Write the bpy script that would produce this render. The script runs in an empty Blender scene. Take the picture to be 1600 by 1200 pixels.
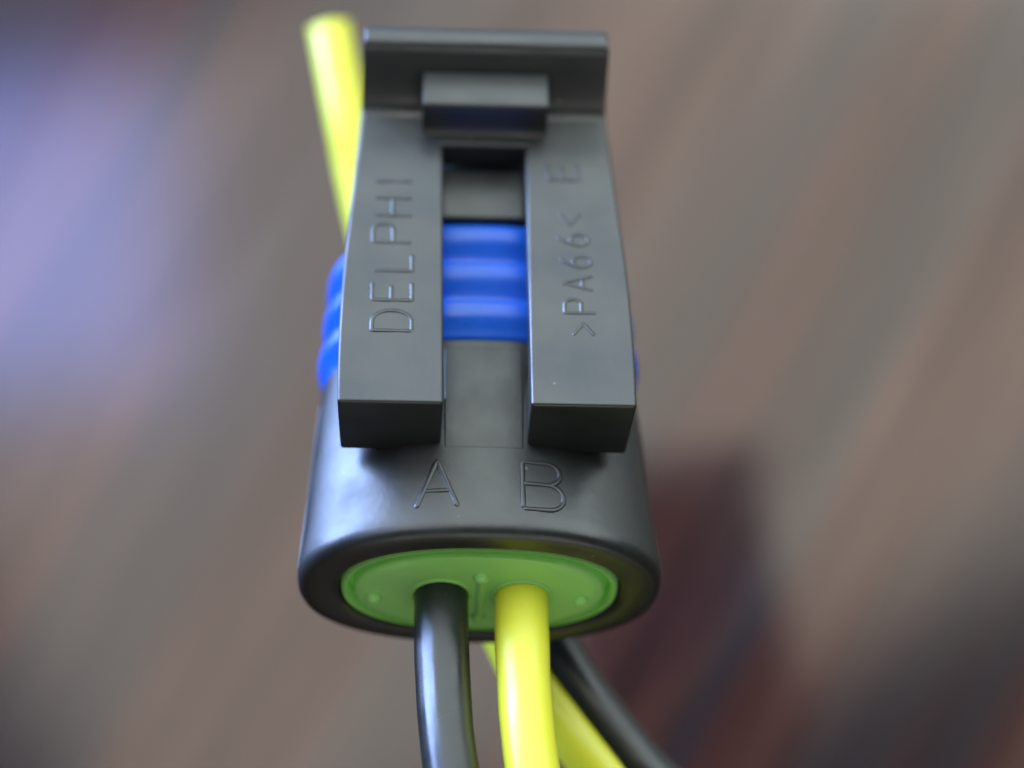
import bpy, bmesh, math, random
from mathutils import Vector, Matrix, noise

S = bpy.context.scene
C = S.collection
MM = 0.001
random.seed(4)

# ------------------------------------------------------------------ camera
# Connector frame (mm): x right, y along the connector away from the wires, z out of the latch.
TH, PHI, YAW, DIST = math.radians(57.0), math.radians(-3.0), math.radians(-0.6), 190.0
rotF = Matrix.Rotation(YAW, 3, 'Z') @ Matrix.Rotation(PHI, 3, 'Y')
d = rotF @ Vector((0, math.cos(TH), -math.sin(TH)))
u = rotF @ Vector((0, math.sin(TH), math.cos(TH)))
r = d.cross(u)
cam_f = Vector((0, 3, 6.75)) + 1.62 * r + 5.88 * u - DIST * d        # camera position in the connector frame
# Table plane: its normal as the camera sees it
n = Vector((-0.16, 0.24, 0.96)).normalized()
xw = (Vector((1, 0, 0)) - n * n.x).normalized()
yw = n.cross(xw)
CW = Matrix((xw, yw, n))                                             # camera axes -> world axes
TABLE_GAP = 66.0
cam_h = (DIST + TABLE_GAP) * n.z                                     # height of the lens above the table, mm
FC = Matrix((r, u, -d))                                              # connector axes -> camera axes
FW = CW @ FC                                                         # connector axes -> world axes
cam_w = Vector((0, 0, cam_h))
root_loc = (cam_w - FW @ cam_f) * MM
ROOT_M = Matrix.Translation(root_loc) @ FW.to_4x4()

cd = bpy.data.cameras.new("camera"); cam = bpy.data.objects.new("camera", cd); C.objects.link(cam)
cam.matrix_world = Matrix.Translation(cam_w * MM) @ CW.to_4x4()
cd.sensor_width = 36; cd.lens = 36 * DIST / 59.93
cd.clip_start = 0.01; cd.clip_end = 20
cd.dof.use_dof = True; cd.dof.focus_distance = (DIST - 0.5) * MM
cd.dof.aperture_fstop = cd.lens / 8.5
S.camera = cam

# ------------------------------------------------------------------ light
w = bpy.data.worlds.new("World"); S.world = w; w.use_nodes = True
bg = w.node_tree.nodes['Background']; bg.inputs[0].default_value = (0.7, 0.65, 0.6, 1); bg.inputs[1].default_value = 0.06
S.view_settings.view_transform = 'Standard'; S.view_settings.look = 'None'
S.view_settings.exposure = 0.0; S.view_settings.gamma = 1.0
HUB = ROOT_M @ (Vector((0, 8, 0)) * 1.0 * MM)
def lamp(name, wdir, dist, sx, sy, col, rad, spin=0):
    """a window, ceiling or added fill lamp: rectangular, aimed at the connector; rad = radiance"""
    l = bpy.data.lights.new(name, 'AREA'); l.shape = 'RECTANGLE'; l.size = sx; l.size_y = sy
    l.energy = rad * math.pi * sx * sy; l.color = col
    o = bpy.data.objects.new(name, l); C.objects.link(o)
    v = Vector(wdir).normalized()
    xa = (Vector((1, 0, 0)) - v * v.x).normalized()
    o.matrix_world = Matrix.Translation(HUB + v * dist) @ Matrix((xa, v.cross(xa), v)).transposed().to_4x4() @ Matrix.Rotation(math.radians(spin), 4, 'Z')
    return o
lamp('ceiling_lamp', (0.237, 0.769, 0.594), 1.2, 2.9, 1.3, (0.88, 1.0, 1.0), 3.2)
lamp('overhead_lamp', (-0.088, 0.316, 0.945), 1.2, 0.76, 0.38, (1.0, 0.905, 0.755), 2.8, 22)
lamp('window_lamp', (-0.743, 0.618, 0.255), 1.1, 0.8, 0.6, (0.36, 0.53, 1.0), 31)
lamp('upper_window_lamp', (-0.43, 0.305, 0.85), 1.2, 0.36, 0.14, (0.22, 0.32, 1.0), 8.5)
lamp('front_fill_lamp', (0.169, -0.898, 0.407), 1.2, 1.0, 1.0, (1.0, 0.98, 0.93), 1.2)  # added soft fill from the wire side, brightens the green seal; no real fixture

# ------------------------------------------------------------------ materials
def mat(name, base, rough, spec=0.5, coat=0.0, coat_rough=0.1, bump=0.0, bscale=3000, stretch=(1, 1, 1), var=0.0, specks=False, sss=0.0):
    m = bpy.data.materials.new(name); m.use_nodes = True
    t = m.node_tree; N = t.nodes; L = t.links; b = N['Principled BSDF']
    b.inputs['Roughness'].default_value = rough
    b.inputs['Specular IOR Level'].default_value = spec
    b.inputs['Coat Weight'].default_value = coat; b.inputs['Coat Roughness'].default_value = coat_rough
    if sss:
        b.inputs['Subsurface Weight'].default_value = sss
        b.inputs['Subsurface Radius'].default_value = (1, 1, 0.4); b.inputs['Subsurface Scale'].default_value = 0.0006
    tc = N.new('ShaderNodeTexCoord'); mp = N.new('ShaderNodeMapping'); mp.inputs['Scale'].default_value = stretch
    L.new(tc.outputs['Object'], mp.inputs[0])
    nz = N.new('ShaderNodeTexNoise'); nz.inputs['Scale'].default_value = bscale; nz.inputs['Detail'].default_value = 4
    L.new(mp.outputs[0], nz.inputs['Vector'])
    n2 = N.new('ShaderNodeTexNoise'); n2.inputs['Scale'].default_value = 260; n2.inputs['Detail'].default_value = 5
    L.new(tc.outputs['Object'], n2.inputs['Vector'])
    mx = N.new('ShaderNodeMix'); mx.data_type = 'RGBA'
    mx.inputs[6].default_value = (*[c * (1 - var) for c in base], 1); mx.inputs[7].default_value = (*[min(1, c * (1 + var)) for c in base], 1)
    L.new(n2.outputs[0], mx.inputs[0])
    out = mx.outputs[2]
    if specks:
        vo = N.new('ShaderNodeTexVoronoi'); vo.inputs['Scale'].default_value = 330
        L.new(tc.outputs['Object'], vo.inputs['Vector'])
        lt = N.new('ShaderNodeMapRange'); lt.inputs[1].default_value = 0.045; lt.inputs[2].default_value = 0.025
        L.new(vo.outputs['Distance'], lt.inputs[0])
        sp = N.new('ShaderNodeMix'); sp.data_type = 'RGBA'; sp.inputs[7].default_value = (0.1, 0.1, 0.1, 1)
        L.new(lt.outputs[0], sp.inputs[0]); L.new(out, sp.inputs[6]); out = sp.outputs[2]
    L.new(out, b.inputs['Base Color'])
    rr = N.new('ShaderNodeMapRange'); rr.inputs[3].default_value = max(0.02, rough - 0.10); rr.inputs[4].default_value = rough + 0.13; rr.inputs[1].default_value = 0.3; rr.inputs[2].default_value = 0.7
    L.new(n2.outputs[0], rr.inputs[0]); L.new(rr.outputs[0], b.inputs['Roughness'])
    if bump:
        bp = N.new('ShaderNodeBump'); bp.inputs['Strength'].default_value = bump; bp.inputs['Distance'].default_value = 0.00004
        L.new(nz.outputs[0], bp.inputs['Height']); L.new(bp.outputs[0], b.inputs['Normal'])
    return m
PLASTIC = mat('grey_black_plastic', (0.016, 0.018, 0.018), 0.38, 0.7, bump=0.3, bscale=2400, stretch=(1, 0.7, 1), var=0.12, specks=True)
LATCHP = mat('latch_plastic', (0.019, 0.022, 0.022), 0.40, 0.75, bump=0.3, bscale=2400, stretch=(1.2, 0.6, 1), var=0.12, specks=True)
BLUE = mat('blue_silicone', (0.010, 0.11, 0.64), 0.30, 0.45, var=0.06, sss=0.1)
GREEN = mat('green_silicone', (0.38, 0.86, 0.24), 0.36, 0.5, var=0.08, sss=0.1, bump=0.15, bscale=1500)
YELLOW = mat('yellow_insulation', (0.80, 0.81, 0.05), 0.28, 0.5, var=0.09, bump=0.2, bscale=1600, stretch=(1, 0.2, 1))
BLACKW = mat('black_insulation', (0.016, 0.018, 0.018), 0.30, 0.55, var=0.1, bump=0.12, bscale=1600, stretch=(1, 0.2, 1))
COPPER = mat('copper_strand', (0.7, 0.32, 0.16), 0.3)

def wood():
    m = bpy.data.materials.new('varnished_wood'); m.use_nodes = True
    t = m.node_tree; N = t.nodes; L = t.links; b = N['Principled BSDF']
    tc = N.new('ShaderNodeTexCoord')
    m0 = N.new('ShaderNodeMapping'); m0.inputs['Rotation'].default_value = (0, 0, math.radians(30))
    mp = N.new('ShaderNodeMapping'); mp.inputs['Scale'].default_value = (1, 0.09, 1)
    L.new(tc.outputs['Object'], m0.inputs[0]); L.new(m0.outputs[0], mp.inputs[0])
    a = N.new('ShaderNodeTexNoise'); a.inputs['Scale'].default_value = 150; a.inputs['Detail'].default_value = 5; a.inputs['Distortion'].default_value = 0.6
    L.new(mp.outputs[0], a.inputs['Vector'])
    c = N.new('ShaderNodeTexNoise'); c.inputs['Scale'].default_value = 420; c.inputs['Detail'].default_value = 6
    L.new(mp.outputs[0], c.inputs['Vector'])
    ra = N.new('ShaderNodeValToRGB'); e = ra.color_ramp.elements
    e[0].position = 0.34; e[0].color = (0.030, 0.010, 0.008, 1)
    e[1].position = 0.66; e[1].color = (0.085, 0.036, 0.022, 1)
    k = e.new(0.5); k.color = (0.05, 0.015, 0.010, 1)
    L.new(a.outputs[0], ra.inputs[0])
    mx = N.new('ShaderNodeMix'); mx.data_type = 'RGBA'; mx.blend_type = 'MULTIPLY'; mx.inputs[0].default_value = 0.55
    rb = N.new('ShaderNodeMapRange'); rb.inputs[1].default_value = 0.35; rb.inputs[2].default_value = 0.6; rb.inputs[3].default_value = 0.25
    L.new(c.outputs[0], rb.inputs[0])
    L.new(ra.outputs[0], mx.inputs[6]); L.new(rb.outputs[0], mx.inputs[7]); L.new(mx.outputs[2], b.inputs['Base Color'])
    m2 = N.new('ShaderNodeMapping'); m2.inputs['Scale'].default_value = (1, 0.05, 1)
    L.new(m0.outputs[0], m2.inputs[0])
    ve = N.new('ShaderNodeTexNoise'); ve.inputs['Scale'].default_value = 34; ve.inputs['Detail'].default_value = 2
    L.new(m2.outputs[0], ve.inputs['Vector'])
    sb = N.new('ShaderNodeMath'); sb.operation = 'SUBTRACT'; sb.inputs[1].default_value = 0.5; L.new(ve.outputs[0], sb.inputs[0])
    ab = N.new('ShaderNodeMath'); ab.operation = 'ABSOLUTE'; L.new(sb.outputs[0], ab.inputs[0])
    vr = N.new('ShaderNodeMapRange'); vr.inputs[1].default_value = 0.012; vr.inputs[2].default_value = 0.05; vr.inputs[3].default_value = 0.75; vr.inputs[4].default_value = 0.0
    L.new(ab.outputs[0], vr.inputs[0])
    vm = N.new('ShaderNodeMix'); vm.data_type = 'RGBA'; vm.inputs[7].default_value = (0.014, 0.013, 0.014, 1)
    L.new(vr.outputs[0], vm.inputs[0]); L.new(mx.outputs[2], vm.inputs[6]); L.new(vm.outputs[2], b.inputs['Base Color'])
    b.inputs['Roughness'].default_value = 0.5
    b.inputs['Coat Weight'].default_value = 1.0; b.inputs['Coat Roughness'].default_value = 0.095; b.inputs['Specular IOR Level'].default_value = 0.1
    cw = N.new('ShaderNodeMapRange'); cw.inputs[1].default_value = 0.35; cw.inputs[2].default_value = 0.62; cw.inputs[3].default_value = 0.88; cw.inputs[4].default_value = 1.0
    L.new(a.outputs[0], cw.inputs[0]); L.new(cw.outputs[0], b.inputs['Coat Weight']); b.inputs['Coat IOR'].default_value = 1.6
    bp = N.new('ShaderNodeBump'); bp.inputs['Strength'].default_value = 0.15; bp.inputs['Distance'].default_value = 0.0002
    L.new(c.outputs[0], bp.inputs['Height']); L.new(bp.outputs[0], b.inputs['Normal'])
    return m
WOOD = wood()

# ------------------------------------------------------------------ helpers
def mesh_obj(name, bm, m, parent=None, angle=35, bevel=None, seg=2):
    bmesh.ops.recalc_face_normals(bm, faces=bm.faces[:])
    me = bpy.data.meshes.new(name); bm.to_mesh(me); bm.free()
    me.materials.append(m)
    me.shade_smooth(); me.set_sharp_from_angle(angle=math.radians(angle))
    o = bpy.data.objects.new(name, me); C.objects.link(o)
    if parent: o.parent = parent
    if bevel:
        b = o.modifiers.new('bevel', 'BEVEL'); b.width = bevel * MM; b.segments = seg; b.limit_method = 'ANGLE'; b.angle_limit = math.radians(38)
        b.harden_normals = True
    return o

def sgn_pow(v, p): return math.copysign(abs(v) ** p, v)
def oval(a, b, e, t): return a * sgn_pow(math.cos(t), 2 / e), b * sgn_pow(math.sin(t), 2 / e)
def loft(rings, e=2.3, segs=112, cap0=True, cap1=True):
    """rings: (y, half width, half height) in mm"""
    bm = bmesh.new(); R = []
    for q in rings:
        y, a, b = q[:3]; zc = q[3] if len(q) > 3 else 0
        row = []
        for i in range(segs):
            t = 2 * math.pi * i / segs
            x, z = oval(a, b, e, t)
            row.append(bm.verts.new((x * MM, y * MM, (z + zc) * MM)))
        R.append(row)
    for p, q in zip(R, R[1:]):
        for i in range(segs):
            bm.faces.new((p[i], p[(i + 1) % segs], q[(i + 1) % segs], q[i]))
    if cap0: bm.faces.new(R[0])
    if cap1: bm.faces.new(R[-1])
    return bm

def catmull(pts, per=14):
    P = [Vector(p) for p in pts]; P = [P[0] * 2 - P[1]] + P + [P[-1] * 2 - P[-2]]
    out = []
    for i in range(1, len(P) - 2):
        p0, p1, p2, p3 = P[i - 1:i + 3]
        for k in range(per):
            t = k / per
            out.append(0.5 * ((2 * p1) + (p2 - p0) * t + (2 * p0 - 5 * p1 + 4 * p2 - p3) * t * t + (3 * p1 - p0 - 3 * p2 + p3) * t ** 3))
    out.append(P[-2]); return out

def tube(pts, rad, segs=28, wob=0.0, rnd=0.25, freq=0.35, thin=0.0, cut=None):
    """solid tube along pts (mm) with slightly rounded cut ends"""
    bm = bmesh.new(); rows = []
    t0 = (pts[1] - pts[0]).normalized(); nrm = t0.orthogonal().normalized()
    N = len(pts)
    st = [(pts[0] - t0 * 0.0, 1 - rnd * .5)]
    for i, p in enumerate(pts):
        t = (pts[min(i + 1, N - 1)] - pts[max(i - 1, 0)]).normalized()
        nrm = (nrm - t * nrm.dot(t)).normalized(); bn = t.cross(nrm)
        k = rad * (1 + wob * noise.noise(p * freq)) * (1 - thin * i / N)
        if i == 0 or i == N - 1: k *= 1 - rnd * 0.35
        rows.append([bm.verts.new((p + (nrm * math.cos(a) + bn * math.sin(a)) * k) * MM) for a in [2 * math.pi * j / segs for j in range(segs)]])
    if cut is not None:                                              # last row sheared onto the cutting plane
        t = (pts[-1] - pts[-2]).normalized()
        for v in rows[-1]:
            o = v.co / MM - pts[-1]
            v.co += t * (-(o.dot(cut)) / t.dot(cut)) * MM
    for p, q in zip(rows, rows[1:]):
        for j in range(segs): bm.faces.new((p[j], p[(j + 1) % segs], q[(j + 1) % segs], q[j]))
    bm.faces.new(rows[0]); bm.faces.new(rows[-1])
    return bm

def grid_solid(xs, ys, top, bot, on, taper):
    """solid over a grid of cells; taper(x, y) gives the x of a grid line, walls close every open side"""
    bm = bmesh.new(); T, B = {}, {}
    def vt(i, j):
        if (i, j) not in T:
            x = taper(xs[i], ys[j])
            T[i, j] = bm.verts.new((x * MM, ys[j] * MM, top(x, ys[j]) * MM)); B[i, j] = bm.verts.new((x * MM, ys[j] * MM, bot(x, ys[j]) * MM))
        return T[i, j], B[i, j]
    A = {(i, j) for i in range(len(xs) - 1) for j in range(len(ys) - 1) if on(i, j)}
    for i, j in A:
        c = [(i, j), (i + 1, j), (i + 1, j + 1), (i, j + 1)]
        v = [vt(*k) for k in c]
        bm.faces.new([q[0] for q in v]); bm.faces.new([q[1] for q in reversed(v)])
        for (k0, k1, nb) in ((0, 1, (i, j - 1)), (1, 2, (i + 1, j)), (2, 3, (i, j + 1)), (3, 0, (i - 1, j))):
            if nb not in A: bm.faces.new((v[k0][1], v[k1][1], v[k1][0], v[k0][0]))
    return bm

def interp(tab, y):
    if y <= tab[0][0]: return tab[0][1]
    for (a, b), (c, e) in zip(tab, tab[1:]):
        if y <= c: return b + (e - b) * (y - a) / (c - a)
    return tab[-1][1]

# ------------------------------------------------------------------ the table
bm = bmesh.new()
bmesh.ops.create_cube(bm, size=1)
for v in bm.verts: v.co = Vector((v.co.x * 0.9, v.co.y * 0.9, v.co.z * 0.03 - 0.015))
tb = mesh_obj('table_top', bm, WOOD, bevel=3)
tb['kind'] = 'structure'

# ------------------------------------------------------------------ the connector
root = bpy.data.objects.new('wire_connector', None); C.objects.link(root)
root.empty_display_size = 0.01
root.matrix_world = ROOT_M
root['label'] = 'dark grey two-wire plastic plug with blue and green seals above the wooden table'
root['category'] = 'connector'

# housing: flared oval sleeve with a hollow rear end
H = [(31.0, 5.9, 5.6), (30.8, 6.4, 6.3), (30.3, 6.7, 6.6), (22.05, 7.0, 6.85), (22.0, 6.6, 6.1), (13.4, 7.0, 6.1), (13.38, 9.4, 6.42), (13.25, 9.6, 6.56),
     (12.9, 9.7, 6.63), (9, 10.1, 6.7), (6, 10.35, 6.73), (4, 10.52, 6.76), (2.4, 10.68, 6.82), (1.1, 10.82, 6.88), (0.45, 10.87, 6.9), (0.05, 10.81, 6.84), (-0.25, 10.62, 6.66), (-0.4, 10.36, 6.4),
     (-0.45, 10.0, 6.0), (-0.45, 8.9, 5.35), (-0.37, 8.6, 5.1), (-0.2, 8.42, 5.0), (6.0, 8.25, 4.9)]
def housing_top(x, y):
    hh = [(q[0], q[2]) for q in H[5:15]][::-1]; ww = [(q[0], q[1]) for q in H[5:15]][::-1]
    b, a = interp(hh, y), interp(ww, y)
    return b * max(0, 1 - abs(x / a) ** 2.3) ** (1 / 2.3)
housing = mesh_obj('housing', loft(H), PLASTIC, root)
# thin moulding flash along both sides of the housing
for s in (-1, 1):
    pts = [Vector((s * (interp([(q[0], q[1]) for q in H[5:15]][::-1], y) - 0.02), y, 0.35 + 0.15 * math.sin(y * .7))) for y in [0.7 + .5 * i for i in range(24)]]
    mesh_obj('parting_ridge', tube(pts, 0.075, 8), PLASTIC, housing)
# shallow pad in the middle of the top, between the latch arms, tilted slightly towards the wires
def pad_top(x, y): return housing_top(x, y) + interp([(5.5, 0.0), (5.65, 0.03), (9.2, 0.16), (9.8, 0.15), (12.7, 0.02)], y)
ys = [5.5, 5.65, 6.4, 7.5, 9.2, 9.8, 11, 12, 12.7]
mesh_obj('pad', grid_solid([-2.35, -2.1, -1, 0, 1, 2.1, 2.35], ys, pad_top, lambda x, y: housing_top(x, y) - 0.4, lambda i, j: True, lambda x, y: x), PLASTIC, housing, bevel=0.1)

# locking ramp on the nose, seen through the latch window
rp = [(21.97, 6.95), (22.1, 7.08), (25.1, 7.5), (25.3, 7.42), (25.4, 6.9)]
mesh_obj('locking_ramp', grid_solid([-2.52, -1.2, 0, 1.2, 2.52], [q[0] for q in rp], lambda x, y: interp(rp, y), lambda x, y: 5.8, lambda i, j: True, lambda x, y: x), PLASTIC, housing, bevel=0.06)

# blue ribbed mating seal
def ribs():
    R = [(21.95, 6.6, 6.0), (21.95, 8.6, 6.2)]
    prof = [(0, 0), (0.3, 0.12), (0.8, 0.5), (1.15, 0.80), (1.4, 0.95), (1.6, 1.0), (1.9, 1.0), (2.2, 0.97), (2.45, 0.86), (2.62, 0.6), (2.7, 0.25), (2.76, 0.05)]
    for rib in (2, 1, 0):
        for dy, q in reversed(prof):
            y = 13.5 + rib * 2.8 + dy; t = (21.9 - y) / 8.4
            R.append((y, 8.72 + 0.72 * t + 0.65 * q, 6.3 + 0.68 * q))
    return R + [(13.46, 9.5, 6.1), (13.46, 6.8, 6.0)]
mesh_obj('mating_seal', loft(ribs(), cap0=False, cap1=False), BLUE, root, angle=70)

# green wire seal, recessed in the rear end
G = [(5.8, 8.2, 4.85), (0.1, 8.3, 4.92), (-0.25, 8.22, 4.88), (-0.38, 8.05, 4.78), (-0.25, 7.86, 4.66), (0.7, 7.74, 4.56), (0.7, 7.56, 4.42), (-0.25, 7.46, 4.34), (-0.5, 7.28, 4.2),
     (-0.58, 6.6, 3.75), (-0.62, 4.5, 2.5), (-0.62, 2.0, 1.1), (-0.62, 0.4, .25)]
seal = mesh_obj('wire_seal', loft(G), GREEN, root, angle=50)
for cx in (-2.3, 2.5):                                               # soft lip squeezed round each wire
    ring = [Vector((cx + 1.74 * math.cos(a), -0.58, 1.74 * math.sin(a))) for a in [2 * math.pi * k / 40 for k in range(41)]]
    mesh_obj('lip', tube(ring, 0.17, 10), GREEN, seal)
mesh_obj('rib', tube([Vector((0.05, -0.6, -2.6 + 0.25 * k)) for k in range(20)], 0.28, 12, rnd=.9), GREEN, seal)
for x, z in ((-6.3, -0.5), (0.0, 2.1), (0.0, -2.6), (6.05, -0.4)):
    bm = bmesh.new(); bmesh.ops.create_uvsphere(bm, u_segments=16, v_segments=10, radius=0.5 * MM)
    for v in bm.verts: v.co = Vector((v.co.x + x * MM, v.co.y * 0.9 - 0.58 * MM, v.co.z + z * MM))
    mesh_obj('nub', bm, GREEN, seal)

# latch: two arms joined by a bridge, thumb tab rising at the far end
LZ = 11.0
LW = [(5.9, 8.7), (8.2, 8.72), (11.4, 8.68), (14.5, 8.58), (17.7, 8.4), (20.8, 8.15), (24.8, 7.85), (28.2, 7.62), (32, 7.45)]
def LP(y): return LZ - 0.085 * (y - 5.9)
TOP = [(5.9, LP(5.9)), (28.0, LP(28)), (28.5, 9.2), (28.85, 9.5), (29.15, 10.1), (29.4, 10.9), (29.7, 12.0), (29.95, 13.2), (30.08, 13.6), (30.35, 13.8), (31.3, 13.8), (31.6, 13.6), (31.8, 13.3)]
BOT = [(5.9, 5.7), (9, 5.8), (9.4, 8.6), (22, 8.2), (25.8, 7.1), (28, 7.1), (30, 8.8), (31.8, 11.5)]
def latch_taper(x, y):
    s = abs(x)
    if s <= 2.54: return x
    return math.copysign(2.54 + (s - 2.54) * (interp(LW, y) - 2.54) / (8.68 - 2.54), x)
xs = [-8.68, -5.6, -2.54, 2.54, 5.6, 8.68]
ys = sorted({5.9, 7.5, 9, 9.4, 11, 14, 17, 20, 22.5, 25.9} | {q[0] for q in TOP})
def latch_bot(x, y): return interp(BOT, y) - (0.0 if abs(x) < 5 else 0.0)
lb = grid_solid(xs, ys, lambda x, y: interp(TOP, y), latch_bot, lambda i, j: i != 2 or ys[j] >= 25.8, latch_taper)
# draft: arm ends lean in towards the bottom
for v in lb.verts:
    if v.co.z < 7 * MM and abs(v.co.x) > 6 * MM: v.co.x *= 0.972
latch = mesh_obj('latch', lb, LATCHP, root, angle=40, bevel=0.32, seg=4)
# catch bar across the bridge
ct = [(26.6, 9.3), (26.75, 9.5), (26.87, 10.0), (26.95, 10.7), (27.02, 11.5), (27.1, 11.75), (27.4, 11.85), (28.6, 11.85), (29.6, 11.85)]
cy = [q[0] for q in ct]
mesh_obj('catch_bar', grid_solid([-3.85, -1.9, 0, 1.9, 3.85], cy, lambda x, y: interp(ct, y), lambda x, y: 8.6, lambda i, j: True, lambda x, y: x), LATCHP, latch, bevel=0.07)

# raised lettering -------------------------------------------------
def arc(cx, cy, rx, ry, a0, a1, k=12):
    return [(cx + rx * math.cos(math.radians(a0 + (a1 - a0) * i / k)), cy + ry * math.sin(math.radians(a0 + (a1 - a0) * i / k))) for i in range(k + 1)]
GL = {
 'A': [[(0, 0), (.5, 1), (1, 0)], [(.2, .36), (.8, .36)]],
 'B': [[(0, 0), (0, 1)] + arc(.56, .77, .34, .23, 90, -90) + [(0, .54)], [(.56, .54)] + arc(.6, .27, .38, .27, 90, -90) + [(0, 0)]],
 'D': [[(0, 0), (0, 1)] + arc(.42, .5, .52, .5, 90, -90, 18) + [(0, 0)]],
 'E': [[(.85, 0), (0, 0), (0, 1), (.85, 1)], [(0, .52), (.7, .52)]],
 'L': [[(0, 1), (0, 0), (.8, 0)]],
 'P': [[(0, 0), (0, 1)] + arc(.58, .74, .32, .26, 90, -90) + [(0, .48)]],
 'H': [[(0, 0), (0, 1)], [(.85, 0), (.85, 1)], [(0, .5), (.85, .5)]],
 'I': [[(.4, 0), (.4, 1)]],
 '>': [[(0, .85), (.8, .5), (0, .15)]],
 '<': [[(.8, .85), (0, .5), (.8, .15)]],
 '6': [[(.72, 1), (.4, .82)] + arc(.45, .29, .38, .29, 150, 510, 24)],
}
def letter(ch, ox, oy, wd, ht, turn, surf, rad, parent, sink=0.35):
    """raised strokes on a surface; turn=True runs the writing along +y"""
    bm = bmesh.new()
    for st in GL[ch]:
        pts = []
        for (a, b), (c, e) in zip(st, st[1:]):
            k = max(2, int(math.hypot((c - a) * wd, (e - b) * ht) / 0.12))
            pts += [(a + (c - a) * i / k, b + (e - b) * i / k) for i in range(k)]
        pts.append(st[-1])
        P = []
        for a, b in pts:
            lx, ly = a * wd, b * ht
            x, y = (ox - ly, oy + lx) if turn else (ox + lx, oy + ly)
            P.append(Vector((x, y, surf(x, y) - rad * sink)))
        b2 = tube(P, rad, 10, rnd=0.9, wob=0.14, freq=1.3)
        me = bpy.data.meshes.new('t'); b2.to_mesh(me); b2.free(); bm.from_mesh(me); bpy.data.meshes.remove(me)
    return mesh_obj('letter', bm, parent.data.materials[0], parent, angle=60)
letter('A', -3.98, 1.4, 2.45, 3.25, False, housing_top, 0.21, housing, 0.62)
letter('B', 2.25, 1.4, 2.45, 3.25, False, housing_top, 0.21, housing, 0.62)
flat = lambda x, y: LP(y)
for i, ch in enumerate('DELPHI'):
    letter(ch, -4.4, 11.15 + i * 2.34 * (1 - 0.012 * i), 1.62, 2.35, True, flat, 0.18, latch, 0.66)
for i, ch in enumerate('>PA66<'):
    letter(ch, 6.7 - 0.12 * i, 11.05 + i * 1.71, 1.15, 1.9, True, flat, 0.16, latch, 0.64)
letter('E', 5.7, 23.2, 1.55, 1.8, True, flat, 0.16, latch, 0.64)

# wires --------------------------------------------------------------
def wire(name_label, pts, rad, m, thin=0.0):
    p = catmull(pts)
    t = (p[-1] - p[-2]).normalized(); a = Vector((0, -0.545, 0.839))
    cut = (t - a * t.dot(a)).normalized()
    o = mesh_obj('wire', tube(p, rad, 32, wob=0.025, rnd=0.0, thin=thin, cut=cut), m, root, angle=60)
    o['label'] = name_label
    mesh_obj('conductor', tube([p[-1] - t * 0.5, p[-1] + t * 0.05], 0.62, 16, rnd=0, cut=cut), COPPER, o)
BL = [(-2.3, 4, 0), (-2.3, 0, 0), (-2.2, -6, 0.15), (-1.75, -12, 0.35), (-0.4, -19, -0.4), (4.0, -26, -4.5), (10.5, -27, -9.5), (14.6, -19, -12.6), (13.3, -9.8, -12.0), (10.33, -6.05, -11.4), (7.26, -2.13, -10.5), (5.1, 1.35, -10.1), (0.92, 7.78, -10.0), (-4.0, 18.8, -10.0)]
YL = [(2.5, 4, 0), (2.5, 0, 0), (2.55, -6, 0.15), (2.95, -12, 0.3), (4.2, -19, -1.0), (7.0, -24.0, -5), (10.2, -22.5, -10.5), (11.3, -15, -13.0), (9.4, -8.6, -12.0), (6.15, -4.44, -10.8), (2.48, 1.25, -10.1), (-2.87, 16.7, -9.8), (-6.92, 32.1, -7.8), (-8.5, 39.4, -6.0), (-9.9, 46.9, -5.0)]
wire('black insulated wire in the left cavity', BL, 1.62, BLACKW)
wire('yellow insulated wire in the right cavity, its cut end sticking up past the latch', YL, 1.63, YELLOW, 0.1)
